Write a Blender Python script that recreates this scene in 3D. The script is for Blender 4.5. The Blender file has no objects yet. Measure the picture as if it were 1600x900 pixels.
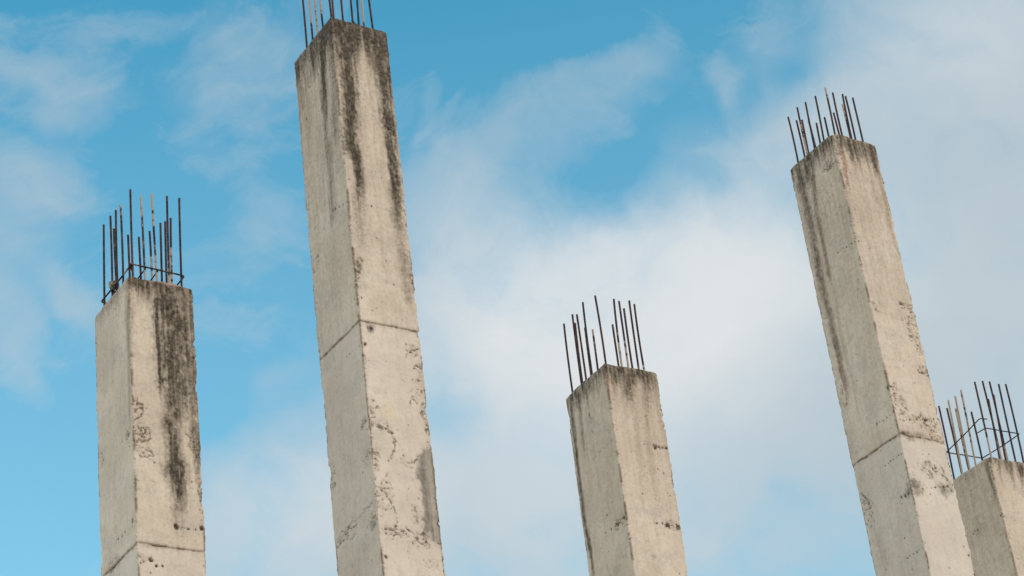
import bpy, math
import numpy as np
from mathutils import Matrix, Vector

C = bpy.context.scene.collection
SC = bpy.context.scene

# ------------------------------------------------------------------ camera
FPX, PITCH, ROLL, EYE = 3569.24, 0.523812, -0.129764, 1.6
cp, sp = math.cos(PITCH), math.sin(PITCH)
cr, sr = math.cos(ROLL), math.sin(ROLL)
RIGHT = Vector((cr, -sr * sp, sr * cp))
UP = Vector((-sr, -cr * sp, cr * cp))
FWD = Vector((0, cp, sp))
ROT = Matrix((RIGHT, UP, -FWD)).transposed()
cam = bpy.data.cameras.new('camera')
cam.sensor_width = 36.0
cam.lens = FPX * 36.0 / 1600.0
cam.clip_end = 20000
camo = bpy.data.objects.new('camera', cam)
camo.matrix_world = Matrix.Translation((0, 0, EYE)) @ ROT.to_4x4()
C.objects.link(camo)
SC.camera = camo

# ------------------------------------------------------------------ light and exposure
SUN_DIR = Vector((0.80, -0.62, 0.62)).normalized()
SUN_EL = math.asin(SUN_DIR.z)
SUN_AZ = math.atan2(SUN_DIR.x, SUN_DIR.y)
sun = bpy.data.lights.new('sun', 'SUN')
sun.energy = 1.4
sun.angle = math.radians(12)
sun.color = (1.0, 0.72, 0.54)
suno = bpy.data.objects.new('sun', sun)
suno.rotation_euler = SUN_DIR.to_track_quat('Z', 'Y').to_euler()
C.objects.link(suno)
vs = SC.view_settings
vs.view_transform = 'Standard'
vs.look = 'None'
vs.gamma = 1.0
vs.use_curve_mapping = False
vs.exposure = 0.0
SC.cycles.use_denoising = True
SC.cycles.max_bounces = 4

# ------------------------------------------------------------------ sky with thin clouds
STR = 0.12
W = bpy.data.worlds.new('World')
SC.world = W
W.use_nodes = True
nt = W.node_tree
nt.nodes.clear()


def N(tree, kind, **kw):
    n = tree.nodes.new(kind)
    for k, v in kw.items():
        setattr(n, k, v)
    return n


def put(tree, sock, val):
    if hasattr(val, 'is_output'):
        tree.links.new(val, sock)
    else:
        sock.default_value = val


def math_(tree, op, a, b=None, c=None, clamp=False):
    n = N(tree, 'ShaderNodeMath', operation=op, use_clamp=clamp)
    for i, v in enumerate((a, b, c)):
        if v is not None:
            put(tree, n.inputs[i], v)
    return n.outputs[0]


def smooth(tree, val, lo, hi, t0=0.0, t1=1.0, mode='SMOOTHSTEP'):
    n = N(tree, 'ShaderNodeMapRange', interpolation_type=mode)
    for i, v in enumerate((val, lo, hi, t0, t1)):
        put(tree, n.inputs[i], v)
    return n.outputs[0]


def mix(tree, fac, a, b, blend='MIX'):
    n = N(tree, 'ShaderNodeMix', data_type='RGBA', blend_type=blend)
    put(tree, n.inputs[0], fac)
    put(tree, n.inputs[6], a)
    put(tree, n.inputs[7], b)
    return n.outputs[2]


def noise(tree, vec, scale, detail=4.0, rough=0.55, dist=0.0, out=0):
    n = N(tree, 'ShaderNodeTexNoise')
    tree.links.new(vec, n.inputs['Vector'])
    n.inputs['Scale'].default_value = scale
    n.inputs['Detail'].default_value = detail
    n.inputs['Roughness'].default_value = rough
    n.inputs['Distortion'].default_value = dist
    return n.outputs[out]


def vmath(tree, op, a, b=None, scale=None):
    n = N(tree, 'ShaderNodeVectorMath', operation=op)
    put(tree, n.inputs[0], a)
    if b is not None:
        put(tree, n.inputs[1], b)
    if scale is not None:
        n.inputs['Scale'].default_value = scale
    return n


tc = N(nt, 'ShaderNodeTexCoord')
D = tc.outputs['Generated']
sky = N(nt, 'ShaderNodeTexSky', sky_type='NISHITA')
sky.sun_disc = False
sky.sun_elevation = SUN_EL
sky.sun_rotation = SUN_AZ
sky.altitude = 0
sky.air_density = 1.0
sky.dust_density = 0.6
sky.ozone_density = 1.5
up_z = vmath(nt, 'DOT_PRODUCT', D, (0, 0, 1)).outputs['Value']
axis = vmath(nt, 'DOT_PRODUCT', D, tuple(FWD)).outputs['Value']
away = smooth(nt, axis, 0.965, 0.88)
sky_col = mix(nt, 1.0, sky.outputs[0], mix(nt, away, (0.60, 1.95, 1.82, 1), (1.25, 1.25, 1.15, 1)), 'MULTIPLY')
# milky air towards the horizon
sky_col = mix(nt, smooth(nt, up_z, 0.62, 0.36, 0.0, 0.24, 'LINEAR'), sky_col, (6.6, 6.7, 6.3, 1))


def sky_dir(x, y):
    return (RIGHT * ((x - 800) / FPX) - UP * ((y - 450) / FPX) + FWD).normalized()


# the real layout of the cloud that day: soft lens-shaped banks of thin cloud by direction (x, y, half sizes, tilt, weight)
CLOUDS = [
    (1620, 480, 560, 620, 0, 1.5), (1250, 600, 460, 300, -20, 1.1), (1000, 490, 400, 240, 0, 1.5), (740, 440, 280, 210, 20, 0.65),
    (1560, 60, 340, 320, 0, 0.8), (1130, 320, 170, 150, 0, 0.42), (800, 660, 360, 260, 20, 0.8), (470, 830, 310, 210, -35, 1.15),
    (660, 840, 320, 190, 0, 0.7), (960, 830, 330, 160, 0, 0.7), (870, 180, 290, 100, -30, 0.25), (690, 300, 150, 100, -40, 0.3),
    (1000, 80, 120, 80, -50, 0.22), (655, 160, 26, 120, 5, 0.15), (95, 165, 90, 75, 30, 0.34), (40, 290, 140, 80, 20, 0.36),
    (10, 380, 110, 70, 20, 0.32), (5, 520, 90, 130, 0, 0.5), (115, 480, 110, 42, 42, 0.42), (40, 620, 60, 50, 0, 0.2),
    (290, 220, 140, 80, 35, 0.2), (330, 140, 130, 60, 10, 0.22), (400, 340, 90, 90, 0, 0.16), (390, 70, 150, 90, 20, 0.22),
    (60, 110, 200, 40, 15, 0.22), (440, 590, 110, 50, -35, 0.14), (1215, 70, 60, 90, 20, 0.22), (1130, 130, 50, 80, -10, 0.2), (1300, 170, 180, 100, -25, 0.45),
    (250, 250, 160, 160, 0, -0.22),
    (705, 640, 80, 130, 0, -0.45), (770, 430, 70, 55, 0, -0.35), (1095, 285, 60, 45, 0, -0.2), (1240, 95, 70, 55, 0, -0.15), (960, 320, 150, 90, 0, -0.18), (880, 20, 420, 150, -5, -0.42), (480, 330, 120, 260, 0, -0.15), (60, 780, 260, 220, 0, -0.25), (360, 640, 60, 160, 0, -0.2), (1250, 880, 240, 90, 0, 0.12)
]
BRIGHT = [(1000, 450, 520, 330, -8, 0.85), (930, 620, 520, 380, 0, 0.45), (1250, 330, 300, 260, 0, 0.25), (1480, 40, 300, 200, 0, 0.4), (470, 820, 320, 220, -30, 0.5)]
w1 = noise(nt, D, 9.0, 3.0, 0.5, 0.0, 1)
w2 = noise(nt, D, 34.0, 4.0, 0.6, 0.3, 1)
a1 = vmath(nt, 'SCALE', vmath(nt, 'SUBTRACT', w1, (0.5, 0.5, 0.5)).outputs[0], scale=0.045).outputs[0]
a2 = vmath(nt, 'SCALE', vmath(nt, 'SUBTRACT', w2, (0.5, 0.5, 0.5)).outputs[0], scale=0.020).outputs[0]
DW = vmath(nt, 'ADD', vmath(nt, 'ADD', D, a1).outputs[0], a2).outputs[0]


def banks(items):
    tot = None
    for (x, y, rx, ry, ang, wt) in items:
        m = N(nt, 'ShaderNodeMapping', vector_type='TEXTURE')
        nt.links.new(DW, m.inputs['Vector'])
        m.inputs['Location'].default_value = sky_dir(x, y)
        m.inputs['Rotation'].default_value = (ROT @ Matrix.Rotation(math.radians(-ang), 3, 'Z')).to_euler()
        m.inputs['Scale'].default_value = (rx / FPX, ry / FPX, 0.30)
        g = N(nt, 'ShaderNodeTexGradient', gradient_type='SPHERICAL')
        nt.links.new(m.outputs[0], g.inputs[0])
        b = smooth(nt, g.outputs[1], 0.0, 0.9, 0.0, wt)
        tot = b if tot is None else math_(nt, 'ADD', tot, b)
    return tot


dens = banks(CLOUDS)
bright = banks(BRIGHT)
# the unseen rest of the dome: added broken cloud, brightened as fill light
rest = smooth(nt, noise(nt, DW, 2.2, 6.0, 0.6), 0.34, 0.60, 0.0, 1.2)
dens = math_(nt, 'ADD', dens, math_(nt, 'MULTIPLY', rest, away))
# fine wisps
tex = noise(nt, DW, 17.0, 8.0, 0.58, 0.5)
dens = math_(nt, 'MULTIPLY', dens, smooth(nt, tex, 0.30, 0.66, 0.42, 1.32, 'LINEAR'))
sm = N(nt, 'ShaderNodeMapping')
sm.inputs['Rotation'].default_value = (0.3, 0.5, 0.6)
sm.inputs['Scale'].default_value = (1.0, 2.6, 1.6)
nt.links.new(DW, sm.inputs[0])
veil = smooth(nt, noise(nt, sm.outputs[0], 11.0, 8.0, 0.62, 0.8), 0.42, 0.80, 0.0, 0.32)
dens = math_(nt, 'MAXIMUM', math_(nt, 'ADD', dens, veil), 0.0)
alpha = math_(nt, 'SUBTRACT', 1.0, math_(nt, 'POWER', 2.71828, math_(nt, 'MULTIPLY', dens, -1.7)))
tone = smooth(nt, noise(nt, DW, 7.0, 4.0, 0.5), 0.35, 0.65)
cl = mix(nt, tone, (4.15, 4.85, 5.3, 1), (4.6, 5.2, 5.55, 1))
cl = mix(nt, math_(nt, 'MINIMUM', bright, 1.0), cl, (6.2, 6.45, 6.55, 1))
cl = mix(nt, away, cl, (13.5, 15.0, 15.8, 1))  # unseen cloud far brighter than the visible one, added to fill the left faces
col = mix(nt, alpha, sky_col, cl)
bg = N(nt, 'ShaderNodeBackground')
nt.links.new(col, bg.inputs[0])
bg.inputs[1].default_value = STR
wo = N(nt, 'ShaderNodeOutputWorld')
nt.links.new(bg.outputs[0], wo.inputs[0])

# ------------------------------------------------------------------ materials
def new_mat(name):
    m = bpy.data.materials.new(name)
    m.use_nodes = True
    t = m.node_tree
    return m, t, t.nodes['Principled BSDF']


def concrete_material():
    m, t, p = new_mat('weathered_concrete')
    tcn = N(t, 'ShaderNodeTexCoord')
    info = N(t, 'ShaderNodeObjectInfo')
    off = vmath(t, 'ADD', tcn.outputs['Object'], None)
    cx = N(t, 'ShaderNodeCombineXYZ')
    t.links.new(math_(t, 'MULTIPLY', info.outputs['Random'], 37.0), cx.inputs[0])
    t.links.new(cx.outputs[0], off.inputs[1])
    P = off.outputs[0]
    st = N(t, 'ShaderNodeMapping')
    st.inputs['Scale'].default_value = (1, 1, 0.09)
    t.links.new(P, st.inputs[0])
    S1 = st.outputs[0]
    A1 = N(t, 'ShaderNodeAttribute', attribute_name='stain_shade_a')
    A2 = N(t, 'ShaderNodeAttribute', attribute_name='stain_b')
    s1 = N(t, 'ShaderNodeSeparateColor'); t.links.new(A1.outputs['Color'], s1.inputs[0])
    s2 = N(t, 'ShaderNodeSeparateColor'); t.links.new(A2.outputs['Color'], s2.inputs[0])
    big = noise(t, P, 2.2, 4, 0.55)
    mid = noise(t, P, 11.0, 5, 0.6)
    fine = noise(t, P, 95.0, 4, 0.7)
    grit = noise(t, P, 40.0, 6, 0.75)
    run = noise(t, S1, 26.0, 4, 0.6)
    base = mix(t, smooth(t, big, 0.35, 0.65), (0.455, 0.380, 0.297, 1), (0.525, 0.449, 0.358, 1))
    base = mix(t, smooth(t, mid, 0.45, 0.75, 0, 0.55), base, (0.39, 0.330, 0.254, 1))
    base = mix(t, smooth(t, noise(t, P, 5.0, 5, 0.65), 0.48, 0.72, 0, 0.55), base, (0.34, 0.315, 0.265, 1))
    base = mix(t, smooth(t, run, 0.46, 0.70, 0, 0.20), base, (0.30, 0.255, 0.195, 1))
    base = mix(t, smooth(t, grit, 0.52, 0.70, 0, 0.45), base, (0.24, 0.21, 0.17, 1))
    base = mix(t, smooth(t, grit, 0.46, 0.28, 0, 0.40), base, (0.58, 0.54, 0.47, 1))
    # pale lime bloom, yellowish and grey repair mortar
    base = mix(t, s2.outputs[1], base, (0.53, 0.50, 0.45, 1))
    base = mix(t, s2.outputs[2], base, (0.50, 0.41, 0.25, 1))
    base = mix(t, math_(t, 'MULTIPLY', s2.outputs[0], smooth(t, mid, 0.3, 0.6, 0.75, 1.0)), base, (0.20, 0.185, 0.155, 1))
    # rust, brown run-off, black mildew with painted-in recess shade, broken up by grain
    brk = math_(t, 'ADD', smooth(t, grit, 0.30, 0.66, -0.30, 0.30, 'LINEAR'), smooth(t, run, 0.3, 0.7, -0.18, 0.18, 'LINEAR'))
    def cover(v, gain, top):
        # grain works hardest where the stain is half there
        half = math_(t, 'MULTIPLY', math_(t, 'MULTIPLY', v, math_(t, 'SUBTRACT', 1.0, v)), 4.0)
        x = math_(t, 'ADD', v, math_(t, 'MULTIPLY', math_(t, 'MULTIPLY', brk, gain), math_(t, 'ADD', half, math_(t, 'MULTIPLY', v, 0.35))))
        return math_(t, 'MULTIPLY', smooth(t, x, 0.02, 0.95, 0, 1, 'LINEAR'), top)
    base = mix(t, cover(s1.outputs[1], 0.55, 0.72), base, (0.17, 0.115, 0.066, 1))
    base = mix(t, cover(s1.outputs[2], 0.8, 0.75), base, (0.19, 0.090, 0.052, 1))
    base = mix(t, cover(s1.outputs[0], 0.55, 0.96), base, mix(t, smooth(t, noise(t, P, 30.0, 5, 0.7), 0.40, 0.62), (0.026, 0.021, 0.014, 1), (0.085, 0.070, 0.050, 1)))
    sp_ = smooth(t, fine, 0.58, 0.76, 0, 0.45)
    base = mix(t, sp_, base, (0.15, 0.12, 0.09, 1))
    t.links.new(base, p.inputs['Base Color'])
    p.inputs['Roughness'].default_value = 0.93
    p.inputs['Specular IOR Level'].default_value = 0.15
    bm_ = N(t, 'ShaderNodeBump')
    bm_.inputs['Strength'].default_value = 0.55
    bm_.inputs['Distance'].default_value = 0.006
    h = math_(t, 'ADD', math_(t, 'MULTIPLY', grit, 0.8), math_(t, 'MULTIPLY', fine, 0.4))
    t.links.new(h, bm_.inputs['Height'])
    t.links.new(bm_.outputs[0], p.inputs['Normal'])
    return m


def bar_material():
    m, t, p = new_mat('rusted_steel')
    tcn = N(t, 'ShaderNodeTexCoord')
    A = N(t, 'ShaderNodeAttribute', attribute_name='cement')
    P = tcn.outputs['Object']
    n1 = noise(t, P, 18.0, 5, 0.65)
    n2 = noise(t, P, 120.0, 3, 0.6)
    c = mix(t, smooth(t, n1, 0.38, 0.62), (0.016, 0.011, 0.011, 1), (0.066, 0.030, 0.020, 1))
    c = mix(t, smooth(t, n2, 0.56, 0.70, 0, 0.5), c, (0.10, 0.045, 0.026, 1))
    cm = math_(t, 'ADD', A.outputs['Fac'], smooth(t, n1, 0.3, 0.7, -0.35, 0.35, 'LINEAR'))
    c = mix(t, smooth(t, cm, 0.42, 0.62, 0, 0.9), c, (0.33, 0.26, 0.19, 1))
    t.links.new(c, p.inputs['Base Color'])
    p.inputs['Roughness'].default_value = 0.85
    p.inputs['Specular IOR Level'].default_value = 0.25
    return m


def simple_noise_material(name, ca, cb, scale, rough=0.95):
    m, t, p = new_mat(name)
    tcn = N(t, 'ShaderNodeTexCoord')
    n1 = noise(t, tcn.outputs['Object'], scale, 6, 0.6)
    t.links.new(mix(t, smooth(t, n1, 0.35, 0.65), ca, cb), p.inputs['Base Color'])
    p.inputs['Roughness'].default_value = rough
    bm_ = N(t, 'ShaderNodeBump')
    bm_.inputs['Distance'].default_value = 0.05
    t.links.new(n1, bm_.inputs['Height'])
    t.links.new(bm_.outputs[0], p.inputs['Normal'])
    return m


M_CONC = concrete_material()
M_BAR = bar_material()
M_EARTH = simple_noise_material('dry_earth', (0.30, 0.27, 0.23, 1), (0.42, 0.38, 0.32, 1), 0.6)
M_WOOD = simple_noise_material('weathered_wood', (0.20, 0.13, 0.08, 1), (0.36, 0.26, 0.18, 1), 14.0)
M_MORTAR = simple_noise_material('old_mortar', (0.10, 0.085, 0.065, 1), (0.34, 0.26, 0.19, 1), 22.0)


# ------------------------------------------------------------------ value noise in numpy
def _hash(ix, iy, seed):
    h = (ix.astype(np.int64) * 374761393 + iy.astype(np.int64) * 668265263 + seed * 1442695041) & 0xffffffff
    h = ((h ^ (h >> 13)) * 1274126177) & 0xffffffff
    h = ((h ^ (h >> 16)) * 2246822519) & 0xffffffff
    return ((h ^ (h >> 15)) & 0xffffff) / float(0xffffff)


def vn(x, y, seed):
    ix, iy = np.floor(x), np.floor(y)
    fx, fy = x - ix, y - iy
    fx = fx * fx * fx * (fx * (fx * 6 - 15) + 10)
    fy = fy * fy * fy * (fy * (fy * 6 - 15) + 10)
    a, b = _hash(ix, iy, seed), _hash(ix + 1, iy, seed)
    c, d = _hash(ix, iy + 1, seed), _hash(ix + 1, iy + 1, seed)
    return (a * (1 - fx) + b * fx) * (1 - fy) + (c * (1 - fx) + d * fx) * fy


def fbm(x, y, seed, oct=4, gain=0.5):
    s, a, n = 0.0, 1.0, 0.0
    for k in range(oct):
        s = s + a * vn(x, y, seed + k * 17)
        n += a
        a *= gain
        x, y = x * 2.03 + 7.1, y * 2.03 + 3.7
    return s / n


def sstep(x, a, b):
    t = np.clip((x - a) / (b - a), 0, 1)
    return t * t * (3 - 2 * t)


# ------------------------------------------------------------------ measured columns (metres, from the top near corner)
COLS = {
1: dict(M=[-2.6339, 13.5367, 8.3064],
  rot=0.61244,
  a=0.5971,
  b=0.4815,
  lean=[0.00104, -0.00057],
  joint=2.0225,
  vis=2.256,
  streak=[('R', 'k', [(0.238, -0.005, 0.078, 0.8), (0.299, 0.08, 0.098, 0.95), (0.313, 0.353, 0.11, 0.9), (0.304, 0.585, 0.109, 0.85), (0.325, 0.821, 0.096, 0.8), (0.308, 1.074, 0.076, 0.75)]), ('R', 'k', [(0.421, -0.029, 0.066, 0.7), (0.434, 0.26, 0.065, 0.75), (0.434, 0.533, 0.058, 0.6), (0.447, 0.8, 0.039, 0.6), (0.448, 1.05, 0.032, 0.5)]), ('R', 'k', [(0.202, 0.1, 0.028, 0.8), (0.198, 0.307, 0.026, 0.9), (0.205, 0.523, 0.028, 0.8), (0.22, 0.84, 0.032, 0.7)]), ('R', 'k', [(0.27, 1.094, 0.057, 0.7), (0.293, 1.284, 0.056, 0.8), (0.291, 1.476, 0.072, 1.0), (0.31, 1.612, 0.056, 0.8), (0.303, 1.776, 0.049, 0.3), (0.306, 1.973, 0.049, 0.1)]), ('R', 'k', [(0.453, 1.089, 0.038, 0.7), (0.457, 1.27, 0.036, 0.7), (0.454, 1.451, 0.023, 0.4), (0.46, 1.577, 0.018, 0.3)]), ('R', 'k', [(0.082, 0.049, 0.058, 0.7), (0.099, 0.108, 0.051, 0.3)]), ('R', 'b', [(0.032, 0.011, 0.021, 0.6), (0.01, 0.479, 0.015, 0.5), (-0.002, 0.88, 0.012, 0.3)]), ('L', 'b', [(0.01, 0.026, 0.051, 0.9), (0.032, 0.329, 0.034, 0.8), (0.024, 0.736, 0.028, 0.7), (0.037, 1.108, 0.022, 0.5)]), ('L', 'b', [(0.196, 0.033, 0.131, 0.6), (0.191, 0.174, 0.102, 0.25), (0.178, 0.414, 0.072, 0.1)]), ('L', 'b', [(0.473, 0.041, 0.066, 0.4), (0.479, 0.253, 0.048, 0.1)])],
  band=[('L', 0.1, 0.35), ('R', 0.12, 0.75)],
  patch=[],
  blob=[('R', 'k', 0.28, 1.866, 0.022, 0.025, 0.9), ('L', 'k', 0.36, 2.017, 0.084, 0.024, 0.4)],
  rough=[('R', 0.029, 1.044, 0.037, 0.091, 1), ('R', 0.055, 1.194, 0.068, 0.078, 1), ('R', 0.057, 1.322, 0.074, 0.064, 1), ('R', 0.453, 1.206, 0.051, 0.157, 1), ('R', 0.456, 1.01, 0.032, 0.053, 0.8), ('R', 0.028, 2.144, 0.048, 0.036, 0.8), ('R', 0.473, 1.575, 0.025, 0.383, 0.5), ('L', 0.403, 2.011, 0.168, 0.036, 0.6), ('L', 0.072, 1.194, 0.042, 0.05, 0.7)],
  pit=[('R', 0.284, 0.198, 0.0109), ('R', 0.318, 0.553, 0.0071), ('R', 0.469, 0.559, 0.0108), ('R', 0.222, 0.78, 0.0094), ('R', 0.306, 0.286, 0.006), ('R', 0.267, 0.549, 0.0095), ('R', 0.28, 1.868, 0.0178), ('R', 0.171, 2.166, 0.0087), ('R', 0.126, 2.171, 0.0098), ('R', 0.091, 2.131, 0.0152), ('R', 0.366, 1.876, 0.0089), ('R', 0.419, 1.871, 0.009), ('R', 0.465, 1.855, 0.0157), ('R', 0.267, 1.213, 0.0092), ('L', 0.058, 1.842, 0.0146), ('L', 0.081, 1.19, 0.015), ('L', 0.296, 1.206, 0.0041), ('L', 0.264, 1.2, 0.0044), ('L', 0.217, 1.199, 0.0057), ('L', 0.182, 1.2, 0.0068), ('L', 0.122, 1.204, 0.0041), ('L', 0.084, 1.206, 0.0062), ('L', 0.294, 1.866, 0.0089), ('L', 0.232, 1.872, 0.0093), ('L', 0.18, 1.869, 0.0096), ('L', 0.112, 1.879, 0.0064), ('L', 0.062, 1.879, 0.0049), ('R', 0.296, 1.876, 0.0048), ('R', 0.318, 1.871, 0.0051), ('R', 0.335, 1.872, 0.003), ('R', 0.356, 1.872, 0.004), ('R', 0.377, 1.873, 0.0031), ('R', 0.401, 1.876, 0.003)],
  crack=[('R', [(0.013, 0.971), (0.068, 0.998), (0.074, 1.062), (0.008, 1.125)]), ('R', [(0.037, 1.178), (0.112, 1.159), (0.117, 1.248), (0.046, 1.283)]), ('R', [(0.006, 1.305), (0.057, 1.322), (0.126, 1.339), (0.128, 1.374), (0.042, 1.396)]), ('R', [(0.005, 1.215), (0.06, 1.238), (0.092, 1.268)]), ('R', [(0.379, 1.173), (0.419, 1.186), (0.407, 1.252), (0.436, 1.312), (0.456, 1.354)]), ('L', [(0.538, 1.229), (0.505, 1.179), (0.551, 1.092)]), ('R', [(0.476, 1.511), (0.445, 1.579), (0.469, 1.652)])],
  bars=[(0.05, 0.543, 0.01, -0.004, 0.76, 0), (0.05, 0.398, 0.002, -0.001, 0.749, 0), (0.159, 0.547, -0.014, 0.006, 0.753, 1), (0.05, 0.3, 0.003, -0.001, 0.742, 0), (0.05, 0.205, -0.001, 0.0, 0.725, 0), (0.26, 0.547, -0.006, 0.003, 0.722, 1), (0.057, 0.05, 0.002, -0.001, 0.769, 0), (0.345, 0.547, -0.006, 0.003, 0.724, 1), (0.147, 0.05, -0.007, 0.003, 0.732, 0), (0.432, 0.545, -0.006, 0.003, 0.792, 1), (0.24, 0.05, -0.014, 0.007, 0.775, 0), (0.432, 0.39, 0.008, -0.004, 0.77, 1), (0.432, 0.308, 0.008, -0.004, 0.735, 1), (0.332, 0.05, 0.009, -0.004, 0.776, 0), (0.432, 0.218, 0.01, -0.005, 0.711, 1), (0.426, 0.05, 0.011, -0.005, 0.781, 0)]),
2: dict(M=[-1.0903, 13.8098, 10.5154],
  rot=0.60756,
  a=0.6101,
  b=0.4739,
  lean=[0.00254, -0.00196],
  joint=2.6425,
  vis=4.571,
  streak=[('R', 'k', [(0.131, 0.021, 0.09, 1.0), (0.13, 0.198, 0.089, 1.0), (0.1, 0.444, 0.071, 1.0), (0.1, 0.694, 0.058, 1.0), (0.091, 0.942, 0.058, 0.9), (0.069, 1.19, 0.06, 0.8)]), ('R', 'k', [(0.091, 1.135, 0.05, 0.9), (0.102, 1.294, 0.039, 0.9), (0.106, 1.471, 0.043, 0.6), (0.08, 1.747, 0.054, 0.3), (0.064, 2.0, 0.046, 0.25)]), ('R', 'k', [(0.337, 0.01, 0.091, 0.9), (0.377, 0.208, 0.072, 0.95), (0.398, 0.441, 0.06, 0.95), (0.404, 0.675, 0.051, 0.9), (0.409, 0.906, 0.053, 0.9), (0.411, 1.105, 0.053, 0.8)]), ('R', 'k', [(0.391, 1.059, 0.042, 0.9), (0.406, 1.22, 0.045, 0.95), (0.413, 1.381, 0.044, 0.9), (0.394, 1.643, 0.044, 0.6), (0.394, 1.865, 0.044, 0.35), (0.41, 2.143, 0.062, 0.3), (0.415, 2.388, 0.046, 0.3)]), ('R', 'k', [(0.469, 0.02, 0.046, 0.7), (0.466, 0.343, 0.045, 0.8), (0.463, 0.659, 0.037, 0.6)]), ('R', 'k', [(0.219, 0.012, 0.06, 0.8), (0.218, 0.189, 0.033, 0.5), (0.207, 0.304, 0.021, 0.2)]), ('L', 'k', [(0.055, 0.021, 0.066, 1.0), (0.157, 0.207, 0.071, 1.0), (0.185, 0.378, 0.051, 0.95), (0.199, 0.589, 0.046, 0.75), (0.213, 0.843, 0.035, 0.5), (0.232, 1.061, 0.03, 0.3)]), ('L', 'k', [(0.33, 0.039, 0.156, 0.55), (0.357, 0.117, 0.117, 0.25)]), ('L', 'k', [(0.025, 0.345, 0.055, 0.5), (0.04, 0.601, 0.045, 0.4), (0.084, 1.033, 0.049, 0.3)]), ('L', 'k', [(0.519, 0.039, 0.053, 0.7), (0.529, 0.194, 0.037, 0.5), (0.523, 0.438, 0.026, 0.3)]), ('L', 'r', [(0.558, 0.061, 0.027, 0.5), (0.561, 0.349, 0.037, 0.5), (0.58, 0.716, 0.026, 0.3)]), ('L', 'k', [(0.191, 1.036, 0.054, 0.4), (0.199, 1.26, 0.059, 0.35), (0.206, 1.482, 0.059, 0.35), (0.231, 1.722, 0.066, 0.12)])],
  band=[('L', 0.3, 0.9), ('R', 0.32, 1.0)],
  patch=[('R', 'g', [(0.349, 3.649), (0.404, 3.568), (0.488, 3.542), (0.51, 4.282), (0.454, 4.308), (0.395, 4.247), (0.333, 4.218), (0.361, 4.025), (0.336, 3.889)], 0.75)],
  blob=[('R', 'k', 0.083, 2.681, 0.03, 0.039, 1.0), ('L', 'k', 0.071, 4.17, 0.056, 0.035, 0.5), ('R', 'y', 0.167, 3.344, 0.054, 0.08, 0.6), ('L', 'p', 0.194, 4.177, 0.136, 0.058, 0.4), ('R', 'k', 0.032, 2.192, 0.03, 0.062, 0.7)],
  rough=[('R', 0.43, 0.916, 0.052, 0.071, 1), ('R', 0.445, 1.365, 0.04, 0.033, 0.9), ('R', 0.456, 1.629, 0.024, 0.131, 0.6), ('R', 0.029, 2.223, 0.048, 0.14, 0.9), ('R', 0.466, 2.193, 0.025, 0.095, 0.8), ('R', 0.405, 2.811, 0.07, 0.056, 1), ('R', 0.44, 3.057, 0.063, 0.165, 1), ('R', 0.455, 3.296, 0.035, 0.149, 1), ('R', 0.026, 3.368, 0.054, 0.107, 0.9), ('R', 0.104, 3.447, 0.094, 0.053, 0.7), ('L', 0.071, 3.416, 0.059, 0.048, 1), ('R', 0.024, 3.731, 0.04, 0.117, 1), ('R', 0.075, 3.94, 0.079, 0.116, 0.9), ('R', 0.01, 4.075, 0.033, 0.076, 0.8), ('R', 0.149, 4.231, 0.105, 0.05, 1), ('R', 0.327, 4.269, 0.08, 0.063, 1), ('R', 0.306, 4.109, 0.053, 0.077, 0.7), ('R', 0.443, 4.291, 0.04, 0.038, 1), ('R', 0.283, 3.704, 0.081, 0.039, 0.5), ('L', 0.11, 4.115, 0.112, 0.093, 0.8), ('L', 0.449, 4.077, 0.163, 0.059, 0.9), ('L', 0.569, 3.583, 0.06, 0.122, 0.7), ('L', 0.032, 3.681, 0.136, 0.071, 0.5), ('L', 0.553, 1.883, 0.068, 0.072, 0.7), ('R', 0.387, 4.435, 0.08, 0.038, 0.6)],
  pit=[('L', 0.493, 0.615, 0.0104), ('R', 0.029, 2.821, 0.0124), ('R', 0.031, 4.431, 0.0125), ('R', 0.242, 3.652, 0.0072), ('R', 0.187, 1.651, 0.0071), ('R', 0.207, 1.918, 0.0071), ('R', 0.261, 2.1, 0.0056), ('R', 0.308, 2.287, 0.007), ('L', 0.258, 0.36, 0.0086), ('L', 0.225, 0.838, 0.0063), ('L', 0.193, 0.831, 0.0054), ('L', 0.141, 0.842, 0.0052), ('L', 0.1, 0.844, 0.0061), ('L', 0.065, 0.845, 0.0047), ('L', 0.024, 0.852, 0.006), ('R', -0.01, 0.862, 0.0058), ('R', 0.011, 0.852, 0.0045), ('R', 0.036, 0.834, 0.006), ('L', 0.222, 1.597, 0.0063), ('L', 0.187, 1.604, 0.0076), ('L', 0.129, 1.621, 0.0072), ('L', 0.072, 1.639, 0.0079), ('L', 0.017, 1.647, 0.006), ('R', -0.002, 1.662, 0.0065), ('R', 0.034, 1.646, 0.0046), ('L', 0.205, 2.453, 0.0053), ('L', 0.158, 2.457, 0.0044), ('L', 0.117, 2.449, 0.0051), ('L', 0.072, 2.448, 0.0049), ('L', 0.031, 2.451, 0.0068), ('R', -0.012, 2.473, 0.0046), ('R', 0.031, 2.452, 0.0072), ('L', 0.22, 2.812, 0.0066), ('L', 0.173, 2.816, 0.0091), ('L', 0.135, 2.818, 0.0048), ('L', 0.087, 2.827, 0.0056), ('L', 0.038, 2.825, 0.0076), ('L', 0.006, 2.824, 0.0086)],
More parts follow.
